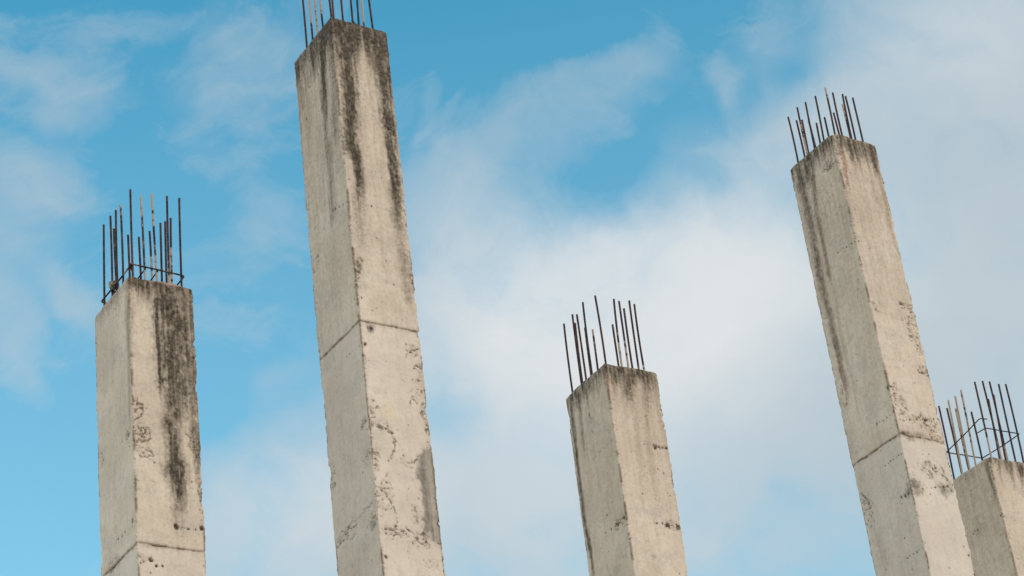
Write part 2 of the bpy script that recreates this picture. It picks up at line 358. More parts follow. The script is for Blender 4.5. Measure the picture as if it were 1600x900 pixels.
  crack=[('R', [(-0.008, 3.446), (0.052, 3.44), (0.128, 3.469), (0.173, 3.49), (0.194, 3.55), (0.178, 3.604)]), ('R', [(0.025, 3.45), (0.135, 3.468), (0.173, 3.514), (0.185, 3.603), (0.123, 3.716)]), ('R', [(0.09, 4.301), (0.108, 4.255), (0.173, 4.252)]), ('R', [(0.211, 4.197), (0.276, 4.263), (0.336, 4.311)]), ('R', [(0.069, 3.935), (0.128, 4.059), (0.145, 4.169), (0.11, 4.236)]), ('L', [(0.031, 3.403), (0.094, 3.405), (0.119, 3.432)]), ('L', [(0.244, 4.042), (0.165, 4.014), (0.057, 4.026)]), ('R', [(0.34, 2.871), (0.363, 2.826), (0.457, 2.778)]), ('R', [(0.339, 3.235), (0.366, 3.177), (0.395, 3.226)]), ('R', [(0.276, 3.705), (0.324, 3.691), (0.356, 3.641)]), ('L', [(0.549, 4.071), (0.419, 4.052), (0.276, 4.084)])],
  bars=[(0.05, 0.491, -0.002, 0.001, 0.534, 0), (0.05, 0.389, 0.0, -0.0, 0.461, 0), (0.195, 0.56, -0.001, 0.001, 0.627, 1), (0.05, 0.213, 0.0, -0.0, 0.334, 0), (0.347, 0.56, -0.013, 0.008, 0.674, 1), (0.054, 0.05, 0.002, -0.001, 0.218, 0), (0.133, 0.05, 0.002, -0.001, 0.242, 0), (0.424, 0.394, 0.001, -0.001, 0.576, 1), (0.267, 0.05, 0.003, -0.002, 0.282, 0), (0.424, 0.236, 0.001, -0.001, 0.463, 1), (0.391, 0.05, -0.007, 0.004, 0.321, 0)]),
3: dict(M=[0.6381, 15.7778, 8.3294],
  rot=0.5773,
  a=0.5942,
  b=0.4831,
  lean=[-0.00465, 0.00332],
  joint=None,
  vis=1.796,
  streak=[('R', 'k', [(0.092, 0.051, 0.054, 0.7), (0.07, 0.194, 0.027, 0.5), (0.061, 0.295, 0.019, 0.15)]), ('R', 'k', [(0.21, 0.057, 0.068, 0.8), (0.187, 0.2, 0.047, 0.7), (0.187, 0.325, 0.04, 0.3)]), ('R', 'k', [(0.364, 0.045, 0.082, 0.8), (0.354, 0.148, 0.041, 0.5), (0.354, 0.274, 0.03, 0.3)]), ('R', 'b', [(0.333, 0.24, 0.045, 0.5), (0.31, 0.506, 0.036, 0.4), (0.289, 0.877, 0.032, 0.35), (0.292, 1.093, 0.028, 0.2)]), ('R', 'b', [(0.227, 0.219, 0.037, 0.6), (0.209, 0.521, 0.03, 0.4), (0.183, 0.928, 0.028, 0.3), (0.162, 1.182, 0.024, 0.2)]), ('R', 'b', [(0.445, 0.165, 0.033, 0.7), (0.458, 0.446, 0.029, 0.5), (0.461, 0.724, 0.028, 0.3)]), ('R', 'r', [(0.013, 0.052, 0.019, 0.8), (0.007, 0.179, 0.016, 0.7), (-0.003, 0.355, 0.013, 0.4)]), ('L', 'k', [(0.536, 0.044, 0.06, 0.75), (0.532, 0.123, 0.052, 0.6)]), ('L', 'k', [(0.529, 0.041, 0.036, 0.7), (0.539, 0.322, 0.024, 0.7), (0.552, 0.765, 0.024, 0.7), (0.545, 1.278, 0.023, 0.7), (0.531, 1.551, 0.023, 0.6)]), ('L', 'k', [(0.398, 0.076, 0.051, 0.7), (0.403, 0.188, 0.039, 0.6)]), ('L', 'k', [(0.403, 0.143, 0.03, 0.6), (0.421, 0.381, 0.024, 0.4), (0.427, 0.584, 0.018, 0.15)]), ('L', 'k', [(0.255, 0.073, 0.058, 0.8), (0.284, 0.147, 0.035, 0.5), (0.293, 0.231, 0.027, 0.2)]), ('L', 'k', [(0.117, 0.043, 0.05, 0.5), (0.12, 0.143, 0.031, 0.2)]), ('L', 'r', [(0.01, 0.049, 0.027, 0.6), (0.015, 0.197, 0.023, 0.4)])],
  band=[('L', 0.16, 0.65), ('R', 0.16, 0.7)],
  patch=[],
  blob=[('R', 'k', 0.188, 1.61, 0.027, 0.025, 0.3)],
  rough=[('R', 0.41, 0.676, 0.081, 0.026, 1), ('R', 0.417, 1.337, 0.099, 0.036, 0.9), ('L', 0.1, 1.326, 0.097, 0.048, 0.9)],
  pit=[('L', 0.294, 0.303, 0.0099), ('L', 0.29, 0.329, 0.0079), ('R', 0.43, 1.084, 0.0069), ('R', 0.403, 0.897, 0.007), ('R', 0.286, 1.13, 0.0052), ('R', 0.373, 1.333, 0.0171), ('R', 0.461, 1.34, 0.0206), ('R', 0.267, 1.337, 0.0102), ('R', 0.359, 0.687, 0.0141), ('R', 0.464, 0.672, 0.0106), ('L', 0.13, 1.321, 0.0208), ('L', 0.035, 1.311, 0.0151), ('L', 0.244, 1.189, 0.0077), ('L', 0.596, 1.327, 0.0117), ('R', 0.175, 1.098, 0.0068), ('L', 0.283, 0.669, 0.0046), ('L', 0.223, 0.663, 0.0067), ('L', 0.165, 0.656, 0.0037), ('L', 0.102, 0.655, 0.0051), ('L', 0.044, 0.653, 0.0058), ('R', 0.263, 0.666, 0.0066), ('R', 0.297, 0.661, 0.0054), ('R', 0.329, 0.675, 0.0049), ('R', 0.373, 0.669, 0.0055), ('R', 0.4, 0.665, 0.0082), ('R', 0.433, 0.67, 0.007), ('R', 0.462, 0.676, 0.0052), ('R', 0.25, 1.331, 0.0052), ('R', 0.323, 1.33, 0.0076), ('R', 0.388, 1.337, 0.0052), ('R', 0.461, 1.33, 0.0049), ('L', 0.291, 1.32, 0.0068), ('L', 0.215, 1.322, 0.008), ('L', 0.155, 1.327, 0.0063), ('L', 0.106, 1.321, 0.0071), ('L', 0.039, 1.311, 0.0048)],
  crack=[],
  bars=[(0.05, 0.563, 0.007, -0.005, 0.675, 0), (0.05, 0.422, 0.006, -0.004, 0.684, 0), (0.144, 0.544, 0.009, -0.006, 0.688, 1), (0.05, 0.349, 0.001, -0.001, 0.645, 0), (0.05, 0.256, 0.008, -0.006, 0.705, 0), (0.24, 0.544, 0.006, -0.004, 0.662, 1), (0.308, 0.544, 0.009, -0.006, 0.657, 1), (0.05, 0.052, -0.002, 0.002, 0.655, 0), (0.433, 0.42, 0.003, -0.002, 0.658, 1), (0.199, 0.05, 0.015, -0.011, 0.647, 0), (0.259, 0.05, 0.007, -0.005, 0.64, 0), (0.433, 0.234, 0.005, -0.004, 0.706, 1), (0.357, 0.05, 0.009, -0.006, 0.662, 0), (0.409, 0.05, 0.004, -0.003, 0.64, 0)]),
4: dict(M=[2.9047, 16.5514, 10.6752],
  rot=0.60784,
  a=0.5984,
  b=0.477,
  lean=[0.00125, -0.00165],
  joint=2.9103,
  vis=4.144,
  streak=[('R', 'k', [(0.181, 0.073, 0.068, 0.8), (0.176, 0.155, 0.038, 0.6), (0.153, 0.306, 0.021, 0.2)]), ('R', 'k', [(0.032, 0.044, 0.068, 0.7), (0.02, 0.154, 0.045, 0.5), (0.015, 0.234, 0.03, 0.2)]), ('R', 'k', [(0.403, 0.044, 0.061, 0.8), (0.416, 0.162, 0.037, 0.8), (0.411, 0.296, 0.03, 0.6)]), ('R', 'b', [(0.351, 0.077, 0.032, 0.8), (0.339, 0.301, 0.027, 0.7), (0.346, 0.615, 0.027, 0.5), (0.342, 0.965, 0.022, 0.3)]), ('R', 'b', [(0.456, 0.092, 0.032, 0.9), (0.442, 0.276, 0.032, 0.8), (0.437, 0.593, 0.036, 0.6), (0.432, 0.945, 0.036, 0.6), (0.428, 1.289, 0.031, 0.3)]), ('R', 'r', [(0.065, 0.142, 0.027, 0.7), (0.062, 0.302, 0.027, 0.8), (0.045, 0.464, 0.024, 0.6), (0.03, 0.585, 0.018, 0.3)]), ('R', 'r', [(0.007, 0.21, 0.018, 0.5), (-0.009, 0.424, 0.015, 0.4)]), ('R', 'b', [(0.197, 0.096, 0.045, 0.6), (0.168, 0.303, 0.032, 0.4), (0.111, 0.708, 0.031, 0.25)]), ('R', 'b', [(0.438, 0.671, 0.057, 0.3), (0.435, 1.097, 0.045, 0.3)]), ('L', 'k', [(0.484, 0.028, 0.053, 0.8), (0.504, 0.11, 0.044, 0.8), (0.516, 0.277, 0.044, 0.7)]), ('L', 'k', [(0.488, 0.079, 0.047, 0.7), (0.49, 0.339, 0.044, 0.6), (0.489, 0.636, 0.046, 0.5), (0.504, 0.977, 0.046, 0.55), (0.514, 1.316, 0.041, 0.45)]), ('L', 'b', [(0.488, 0.079, 0.066, 0.9), (0.485, 0.342, 0.063, 0.85), (0.48, 0.641, 0.065, 0.8), (0.495, 0.983, 0.064, 0.8), (0.5, 1.324, 0.059, 0.7)]), ('L', 'k', [(0.502, 1.259, 0.037, 0.45), (0.496, 1.515, 0.034, 0.4), (0.49, 1.815, 0.032, 0.4), (0.475, 2.148, 0.028, 0.25), (0.495, 2.363, 0.024, 0.15)]), ('L', 'b', [(0.498, 1.262, 0.053, 0.7), (0.49, 1.518, 0.052, 0.65), (0.482, 1.82, 0.048, 0.6), (0.467, 2.152, 0.044, 0.45), (0.479, 2.371, 0.039, 0.3)]), ('L', 'k', [(0.346, 0.034, 0.07, 0.9), (0.392, 0.126, 0.05, 0.85), (0.394, 0.258, 0.04, 0.7)]), ('L', 'b', [(0.337, 0.233, 0.051, 0.95), (0.376, 0.566, 0.046, 0.9), (0.382, 0.894, 0.046, 0.85), (0.388, 1.235, 0.041, 0.75)]), ('L', 'k', [(0.344, 0.229, 0.032, 0.5), (0.383, 0.562, 0.028, 0.4), (0.387, 0.891, 0.027, 0.3), (0.395, 1.231, 0.023, 0.2)]), ('L', 'b', [(0.374, 1.382, 0.028, 0.6), (0.391, 1.671, 0.028, 0.5), (0.397, 1.995, 0.028, 0.4), (0.394, 2.286, 0.02, 0.3), (0.398, 2.507, 0.012, 0.4)]), ('L', 'r', [(0.501, 1.842, 0.016, 0.5), (0.493, 2.01, 0.016, 0.7), (0.493, 2.236, 0.016, 0.7), (0.505, 2.389, 0.014, 0.3)]), ('L', 'k', [(0.192, 0.037, 0.046, 0.5), (0.213, 0.078, 0.025, 0.2)]), ('L', 'r', [(0.087, 0.05, 0.036, 0.5), (0.068, 0.169, 0.021, 0.6), (0.07, 0.234, 0.018, 0.4)]), ('L', 'b', [(0.659, 1.626, 0.061, 0.35), (0.627, 2.07, 0.06, 0.35), (0.628, 2.455, 0.06, 0.35)]), ('L', 'b', [(0.566, 2.664, 0.085, 0.3), (0.529, 3.102, 0.074, 0.3), (0.498, 3.543, 0.083, 0.4), (0.462, 3.88, 0.082, 0.3)])],
  band=[('L', 0.16, 0.75), ('R', 0.2, 0.75)],
  patch=[],
  blob=[('R', 'k', 0.046, 3.366, 0.068, 0.081, 0.7), ('R', 'k', 0.341, 3.344, 0.061, 0.058, 0.65), ('R', 'k', 0.424, 3.327, 0.033, 0.048, 0.4), ('L', 'k', 0.034, 3.398, 0.04, 0.056, 0.7), ('R', 'k', 0.038, 2.887, 0.036, 0.017, 1.0), ('R', 'k', 0.106, 2.923, 0.061, 0.042, 0.5), ('R', 'k', 0.222, 2.887, 0.102, 0.024, 0.5), ('R', 'k', 0.087, 2.876, 0.093, 0.022, 0.6)],
  rough=[('L', 0.135, 0.272, 0.076, 0.033, 0.8), ('R', 0.397, 1.658, 0.098, 0.052, 1), ('R', 0.4, 1.821, 0.078, 0.103, 0.8), ('R', 0.414, 1.982, 0.078, 0.102, 0.7), ('R', 0.414, 2.255, 0.077, 0.05, 1), ('R', 0.024, 2.499, 0.075, 0.066, 1), ('R', 0.267, 2.738, 0.208, 0.049, 0.9), ('R', 0.09, 2.659, 0.094, 0.146, 0.6), ('L', 0.012, 1.666, 0.027, 0.042, 0.9), ('R', 0.058, 1.726, 0.058, 0.052, 0.7), ('R', 0.326, 2.753, 0.123, 0.07, 0.9), ('R', 0.427, 2.854, 0.103, 0.07, 1), ('R', 0.379, 3.243, 0.102, 0.12, 1), ('R', 0.251, 3.213, 0.121, 0.103, 0.7), ('R', 0.043, 3.343, 0.08, 0.084, 0.9), ('L', 0.537, 3.363, 0.063, 0.158, 0.9), ('L', 0.526, 2.347, 0.028, 0.277, 0.5)],
  pit=[('R', 0.322, 2.737, 0.0142), ('L', 0.011, 2.49, 0.0144), ('L', 0.283, 2.036, 0.0059), ('L', 0.191, 3.735, 0.0075), ('L', 0.091, 3.898, 0.0089), ('L', 0.205, 3.903, 0.0075), ('R', 0.454, 3.91, 0.0098), ('R', 0.426, 3.837, 0.0066), ('R', 0.313, 3.163, 0.0118), ('L', 0.235, 1.077, 0.0081), ('L', 0.195, 1.085, 0.005), ('L', 0.162, 1.076, 0.0073), ('L', 0.124, 1.086, 0.0081), ('L', 0.087, 1.087, 0.0041), ('L', 0.056, 1.091, 0.008), ('L', 0.015, 1.098, 0.0073), ('R', -0.006, 1.1, 0.0049), ('R', 0.029, 1.093, 0.0079), ('L', 0.22, 2.713, 0.0084), ('L', 0.187, 2.715, 0.005), ('L', 0.138, 2.726, 0.0071), ('L', 0.092, 2.715, 0.006), ('L', 0.053, 2.718, 0.0051), ('L', 0.014, 2.707, 0.0072), ('R', 0.043, 2.778, 0.0076), ('R', 0.076, 2.779, 0.0077), ('R', 0.117, 2.764, 0.0056), ('R', 0.152, 2.763, 0.0086), ('R', 0.195, 2.752, 0.0066), ('R', 0.234, 2.739, 0.0087), ('R', 0.268, 2.741, 0.0051), ('R', 0.3, 2.732, 0.0082), ('R', 0.343, 2.725, 0.0076), ('R', 0.383, 2.711, 0.0054), ('R', 0.414, 2.711, 0.0084), ('R', 0.459, 2.704, 0.0075), ('L', 0.227, 3.086, 0.0067), ('L', 0.189, 3.083, 0.0062), ('L', 0.159, 3.077, 0.0069), ('L', 0.129, 3.076, 0.0054), ('L', 0.084, 3.077, 0.0053), ('L', 0.059, 3.072, 0.0052), ('L', 0.028, 3.075, 0.0063), ('R', 0.124, 3.378, 0.0067), ('R', 0.169, 3.363, 0.0056), ('R', 0.217, 3.356, 0.007), ('R', 0.262, 3.345, 0.0088), ('R', 0.311, 3.331, 0.0052), ('R', 0.358, 3.327, 0.0084), ('R', 0.4, 3.309, 0.0098), ('R', 0.457, 3.295, 0.0065), ('R', 0.509, 3.284, 0.0068), ('L', 0.215, 3.9, 0.0056), ('L', 0.177, 3.895, 0.0063), ('L', 0.136, 3.897, 0.0066), ('L', 0.098, 3.901, 0.0048), ('L', 0.068, 3.891, 0.0066), ('L', 0.026, 3.891, 0.0069), ('L', 0.129, 3.408, 0.0118), ('L', 0.085, 3.417, 0.0124), ('L', 0.042, 3.416, 0.0084), ('L', -0.001, 3.418, 0.0071)],
  crack=[('L', [(0.226, 0.275), (0.171, 0.27), (0.102, 0.28), (0.026, 0.278)]), ('R', [(0.333, 1.641), (0.392, 1.642), (0.474, 1.626)]), ('R', [(0.357, 2.266), (0.39, 2.292), (0.472, 2.248)]), ('R', [(0.397, 1.765), (0.458, 1.745), (0.456, 1.794)]), ('R', [(0.417, 1.9), (0.455, 1.909)]), ('L', [(0.573, 3.165), (0.523, 3.238), (0.493, 3.334)])],
  bars=[(0.05, 0.537, -0.003, 0.002, 0.532, 0), (0.154, 0.548, -0.004, 0.004, 0.53, 1), (0.05, 0.4, -0.002, 0.002, 0.546, 0), (0.205, 0.548, 0.005, -0.005, 0.546, 1), (0.05, 0.297, 0.004, -0.004, 0.532, 0), (0.313, 0.548, -0.01, 0.01, 0.569, 1), (0.05, 0.167, 0.007, -0.007, 0.511, 0), (0.381, 0.548, -0.0, 0.0, 0.559, 1), (0.427, 0.479, 0.0, -0.0, 0.589, 1), (0.08, 0.05, 0.004, -0.004, 0.535, 0), (0.427, 0.343, -0.006, 0.006, 0.551, 1), (0.165, 0.05, 0.0, -0.0, 0.504, 0), (0.268, 0.05, 0.005, -0.005, 0.513, 0), (0.427, 0.221, -0.003, 0.003, 0.564, 1), (0.311, 0.05, -0.001, 0.001, 0.505, 0), (0.396, 0.05, -0.002, 0.002, 0.512, 0)]),
5: dict(M=[3.8753, 17.9945, 8.1179],
  rot=0.59414,
  a=0.6,
  b=0.4789,
  lean=[-0.00074, 0.00077],
  joint=None,
  vis=1.118,
  streak=[('L', 'b', [(0.033, 0.03, 0.025, 0.8), (0.026, 0.228, 0.025, 0.7), (0.01, 0.427, 0.021, 0.6), (0.012, 0.675, 0.021, 0.5), (0.018, 0.932, 0.017, 0.35)]), ('L', 'k', [(0.033, 0.03, 0.021, 0.6), (0.036, 0.104, 0.021, 0.5), (0.026, 0.228, 0.018, 0.5), (0.015, 0.381, 0.014, 0.3)]), ('L', 'k', [(0.163, 0.014, 0.025, 0.25), (0.175, 0.083, 0.018, 0.1)]), ('L', 'b', [(0.324, 0.058, 0.146, 0.35), (0.293, 0.283, 0.109, 0.3)]), ('R', 'k', [(0.105, 0.03, 0.022, 0.6), (0.096, 0.092, 0.019, 0.5), (0.083, 0.168, 0.015, 0.2)]), ('R', 'k', [(0.227, 0.042, 0.03, 0.6), (0.228, 0.133, 0.022, 0.5), (0.219, 0.224, 0.019, 0.2)]), ('R', 'k', [(0.345, 0.04, 0.057, 0.8), (0.331, 0.148, 0.041, 0.6), (0.317, 0.254, 0.03, 0.3)])],
  band=[('L', 0.08, 0.2), ('R', 0.1, 0.5)],
  patch=[],
  blob=[('L', 'p', 0.229, 0.342, 0.108, 0.09, 0.2)],
  rough=[('L', 0.341, 0.557, 0.043, 0.023, 0.6), ('L', 0.409, 0.319, 0.146, 0.078, 0.2)],
  pit=[('L', 0.322, 0.065, 0.007), ('L', 0.287, 0.188, 0.0055), ('L', 0.322, 0.551, 0.0096), ('L', 0.377, 0.553, 0.0069), ('L', 0.02, 0.547, 0.0081), ('L', 0.38, 0.554, 0.004), ('L', 0.351, 0.554, 0.0053), ('L', 0.319, 0.554, 0.0043)],
  crack=[],
  bars=[(0.05, 0.511, 0.01, -0.01, 0.757, 0), (0.195, 0.55, 0.004, -0.004, 0.78, 1), (0.05, 0.399, 0.019, -0.019, 0.756, 0), (0.05, 0.302, 0.017, -0.018, 0.749, 0), (0.293, 0.55, 0.007, -0.008, 0.793, 1), (0.05, 0.22, 0.019, -0.019, 0.768, 0), (0.429, 0.502, 0.007, -0.008, 0.757, 1), (0.082, 0.05, 0.01, -0.011, 0.769, 0), (0.201, 0.05, -0.0, 0.0, 0.802, 0), (0.429, 0.3, 0.025, -0.026, 0.776, 1), (0.271, 0.05, 0.007, -0.007, 0.806, 0), (0.429, 0.229, 0.027, -0.029, 0.784, 1), (0.363, 0.05, 0.013, -0.014, 0.793, 0), (0.456, 0.05, 0.01, -0.011, 0.81, 0)])}

RIM = {1: (.004, (.0, .0, .0, 0)), 2: (.008, (.004, .0, .006, 0)), 3: (.006, (.014, .0, .004, 0)), 4: (.012, (.010, .022, .010, 0)), 5: (.004, (0, .003, 0, 0))}
AGE_SHADE = {1: (.16, 1.5, 0.05), 2: (.50, 2.5, 0.10), 3: (.34, 1.6, 0.05), 4: (.46, 2.2, 0.12), 5: (.22, 1.2, 0.18)}  # last value browns left faces; on the fifth column it paints its neighbour's shade
for _k, _c in COLS.items():
    _c['rim'], _c['slump'] = RIM[_k]
    _c['age_shade'] = AGE_SHADE[_k]


GAP = 0.005


def shaft_mesh(k, c):
    """one weathered column: fine grid on the two faces towards the street, coarser behind and low down"""
    a, b, H = c['a'], c['b'], c['M'][2] + EYE
    sd = 100 * k

    def span(l, step):
        n = int(round(l / step))
        u = np.linspace(0, l, n + 1)
        return np.unique(np.concatenate([u, [0.0018, 0.0035, l - 0.0018, l - 0.0035]]))
    # perimeter coordinate s: 0 far left corner, a near corner, a+b right corner, 2a+b back corner
    sL, sR = span(a, GAP), span(b, GAP)
    s = np.concatenate([sL[:-1], a + sR[:-1], a + b + span(a, 0.03)[:-1], 2 * a + b + span(b, 0.03)[:-1]])
    nfine = len(sL) - 1 + len(sR)
    face = np.concatenate([np.zeros(len(sL) - 1, int), np.ones(len(sR) - 1, int), np.full(len(span(a, .03)) - 1, 2), np.full(len(span(b, .03)) - 1, 3)])
    vmax = c['vis'] + 0.15
    v = np.concatenate([np.linspace(0, vmax, int(vmax / GAP) + 1), np.linspace(vmax, H, 60)[1:]])
    v = np.unique(np.concatenate([v, [0.0015, 0.003]]))
    Sg, Vg = np.meshgrid(s, v)
    per = 2 * (a + b)

    h = (fbm(Sg / 0.22, Vg / 0.35, sd + 1, 3) - 0.5) * 0.007 + (fbm(Sg / 0.035, Vg / 0.035, sd + 2, 3) - 0.5) * 0.0022
    h += 0.005
    K = np.zeros_like(h); B = np.zeros_like(h); R = np.zeros_like(h)
    G = np.zeros_like(h); PA = np.zeros_like(h); Y = np.zeros_like(h)
    lay = dict(k=K, b=B, r=R, g=G, p=PA, y=Y)

    def s_of(f, u):
        return a - u if f == 'L' else a + u
    fmask = {'L': Sg <= a + 1e-6, 'R': (Sg >= a - 1e-6) & (Sg <= a + b + 1e-6)}

    stripe = 0.5 + (fbm(Sg / 0.020, Vg / 0.65, sd + 41, 3) - 0.5) * 1.9
    gran = 0.5 + (fbm(Sg / 0.013, Vg / 0.017, sd + 42, 2) - 0.5) * 1.5
    rag2 = (fbm(Sg / 0.022, Vg / 0.035, sd + 43, 3) - 0.5)

    # soft ragged weathering below the rim on every side
    rim_n = fbm(Sg / 0.05, Vg / 0.5, sd + 5, 3)
    for f, dep, st in c['band']:
        m = st * np.clip(1.35 - Vg / (dep * (0.35 + 1.3 * rim_n)), 0, 1) * fmask[f]
        m = m * (0.55 + 0.75 * stripe + 0.20 * gran)
        np.maximum(K, np.clip(m, 0, 1), out=K)
        np.maximum(B, np.clip(st * np.clip(1.2 - Vg / (dep * (0.8 + 2.6 * rim_n)), 0, 1) * 0.7, 0, 1) * fmask[f], out=B)
    # years of brown run-off: strongest high up, patchy
    age_shade = c['age_shade'][0] * np.clip(1.1 - Vg / c['age_shade'][1], 0, 1) * (0.25 + 0.9 * fbm(Sg / 0.16, Vg / 0.55, sd + 60, 4) + 0.5 * (stripe - 0.5))
    age_shade = age_shade + c['age_shade'][2] * fmask['L'] * (0.3 + 0.9 * fbm(Sg / 0.20, Vg / 0.40, sd + 61, 4))  # left-face browning; on the fifth column, shade put into the colour
    np.maximum(B, np.clip(age_shade, 0, 0.8), out=B)
    back = Sg > a + b
    K[back] = np.clip(0.8 * (1.3 - Vg / (0.5 * rim_n + 0.1)), 0, 0.9)[back]

    wob = (fbm(Sg / 0.12 + 9, Vg / 0.16, sd + 6, 3) - 0.5) * 0.05
    mott = fbm(Sg / 0.06, Vg / 0.10, sd + 7, 4)

    for f, kind, pts in c['streak']:
        P = np.array(pts)
        P = P[np.argsort(P[:, 1])]
        vv = v
        cen = np.interp(vv, P[:, 1], P[:, 0]); wid = np.interp(vv, P[:, 1], P[:, 2]); stg = np.interp(vv, P[:, 1], P[:, 3])
        fade = np.clip((P[-1, 1] + 0.12 - vv) / 0.16, 0, 1) * np.clip((vv - P[0, 1] + 0.10) / 0.10, 0, 1)
        rows = np.nonzero(fade > 0)[0]
        if not len(rows):
            continue
        r0, r1 = rows[0], rows[-1] + 1
        U = (a - Sg[r0:r1]) if f == 'L' else (Sg[r0:r1] - a)
        x = np.abs(U + wob[r0:r1] * 0.6 - cen[r0:r1, None]) / np.maximum(wid[r0:r1, None], 0.006)
        x = x + rag2[r0:r1] * 0.6
        m = 1 - sstep(x, 0.05, 1.75)
        m = m * (1.22 if kind == 'k' else 1.0) * (stg * fade)[r0:r1, None] * (0.45 + 0.40 * mott[r0:r1] + 0.42 * stripe[r0:r1] + 0.16 * gran[r0:r1])
        if kind == 'k':
            halo = (1 - sstep(x, 0.4, 2.3)) * (stg * fade)[r0:r1, None] * (0.15 + 0.45 * stripe[r0:r1]) * fmask[f][r0:r1]
            np.maximum(B[r0:r1], np.clip(halo, 0, 0.7), out=B[r0:r1])
        m = np.clip(m, 0, 1) * fmask[f][r0:r1]
        L = lay[kind]
        np.maximum(L[r0:r1], m, out=L[r0:r1])

    for f, kind, u0, v0, ru, rv, st in c['blob']:
        q = ((Sg - s_of(f, u0) + wob * .4) / ru) ** 2 + ((Vg - v0 + wob * .6) / rv) ** 2
        m = st * np.clip((1 - sstep(np.sqrt(q) + rag2 * .8, 0.0, 1.6)) * (0.6 + 0.5 * mott + 0.2 * gran), 0, 1) * fmask[f]
        np.maximum(lay[kind], m, out=lay[kind])

    for f, kind, poly, st in c['patch']:
        pu = np.array([s_of(f, q[0]) for q in poly]); pv = np.array([q[1] for q in poly])
        X = Sg + (fbm(Sg / 0.05, Vg / 0.05, sd + 8, 4) - 0.5) * 0.07
        Yv = Vg + (fbm(Sg / 0.05 + 40, Vg / 0.05, sd + 9, 4) - 0.5) * 0.10
        cov = np.zeros(Sg.shape)
        for jx, jy in ((-.006, 0), (.006, 0), (0, -.010), (0, .010), (-.014, .012), (.014, -.012), (.010, .022), (-.010, -.022)):
            ins = np.zeros(Sg.shape, bool)
            n = len(pu)
            for i in range(n):
                x1, y1, x2, y2 = pu[i], pv[i], pu[(i + 1) % n], pv[(i + 1) % n]
                if y1 == y2:
                    continue
                ins ^= ((y1 > Yv + jy) != (y2 > Yv + jy)) & (X + jx < (x2 - x1) * (Yv + jy - y1) / (y2 - y1) + x1)
            cov += (ins & fmask[f]) / 8.0
        lay[kind][:] = np.maximum(lay[kind], cov * st * (0.55 + 0.5 * stripe + 0.4 * mott))
        np.maximum(K, cov * (0.20 * gran + 0.25 * stripe), out=K)
        h -= 0.004 * cov

    # honeycombed and spalled spots: loopy fractures, crumbled pits, ragged edges
    cr_n = fbm(Sg / 0.055, Vg / 0.050, sd + 11, 4)
    pt_n = fbm(Sg / 0.022, Vg / 0.020, sd + 12, 2)
    rag = (fbm(Sg / 0.06, Vg / 0.06, sd + 13, 3) - 0.5)
    RO = np.zeros_like(h)
    for f, u0, v0, ru, rv, st in c['rough']:
        q = np.sqrt(((Sg - s_of(f, u0)) / (ru + .006)) ** 2 + ((Vg - v0) / (rv + .006)) ** 2) + rag * 1.4
        np.maximum(RO, st * (1 - sstep(q, 0.45, 1.15)) * fmask[f], out=RO)
    for ci in (0, a, a + b):
        e_ = np.exp(-((Sg - ci) / 0.020) ** 2) * sstep(fbm(Sg / .3, Vg / 0.11, sd + 44, 3), 0.50, 0.62)
        np.maximum(RO, 0.65 * e_, out=RO)
    crack = np.exp(-((cr_n - 0.5) / 0.020) ** 2) * RO * sstep(fbm(Sg / .07, Vg / .07, sd + 14, 2), .36, .50)
    plate = sstep(cr_n, 0.49, 0.53) * RO
    pits = sstep(pt_n, 0.66, 0.78) * RO
    h -= 0.010 * crack + 0.006 * plate + 0.015 * pits
    np.maximum(K, np.clip(0.75 * crack + 0.40 * pits, 0, 0.8), out=K)  # mildew, plus recess shade painted into the fractures and pits
    np.maximum(B, np.clip(RO * (-0.1 + 0.5 * mott), 0, 0.35), out=B)
    # grime line along the arrises
    for ci in (0, a, a + b):
        e_ = np.exp(-((Sg - ci) / 0.010) ** 2) * sstep(fbm(Sg * 0, Vg / 0.16, sd + 45 + int(ci * 10), 4), 0.42, 0.62)
        np.maximum(B, 0.7 * e_, out=B); np.maximum(K, 0.38 * e_, out=K)

    # single cracks
    jx = (fbm(Sg / 0.018, Vg / 0.018, sd + 71, 3) - .5) * 0.030
    jy = (fbm(Sg / 0.018 + 30, Vg / 0.018, sd + 72, 3) - .5) * 0.030
    open2 = 0.45 + 0.75 * sstep(fbm(Sg / 0.03, Vg / 0.03, sd + 73, 2), .35, .6)
    for f, pts in c['crack']:
        for (u1, w1), (u2, w2) in zip(pts[:-1], pts[1:]):
            ax_, bx_ = s_of(f, u1), s_of(f, u2)
            i0, i1 = np.searchsorted(v, [min(w1, w2) - .04, max(w1, w2) + .04])
            j0, j1 = np.searchsorted(s[:nfine], [min(ax_, bx_) - .04, max(ax_, bx_) + .04])
            if i1 <= i0 or j1 <= j0:
                continue
            xx = Sg[i0:i1, j0:j1] + jx[i0:i1, j0:j1]; yy = Vg[i0:i1, j0:j1] + jy[i0:i1, j0:j1]
            l2 = (bx_ - ax_) ** 2 + (w2 - w1) ** 2 + 1e-9
            t = np.clip(((xx - ax_) * (bx_ - ax_) + (yy - w1) * (w2 - w1)) / l2, 0, 1)
            dd = np.hypot(xx - ax_ - t * (bx_ - ax_), yy - w1 - t * (w2 - w1))
            g = np.exp(-(dd / 0.0038) ** 2) * open2[i0:i1, j0:j1]
            h[i0:i1, j0:j1] -= 0.009 * g
            np.maximum(K[i0:i1, j0:j1], 0.6 * g, out=K[i0:i1, j0:j1])  # crack grime and recess shade painted along the same line

    # single bug holes and lines of tie holes
    rng = np.random.RandomState(sd)
    holes = list(c['pit'])
    for f, ln in (('L', a), ('R', b)):
        for i in range(int(ln * vmax * 20)):
            holes.append((f, rng.uniform(0.01, ln - .01), rng.uniform(0.05, vmax), rng.uniform(0.0022, 0.0062)))
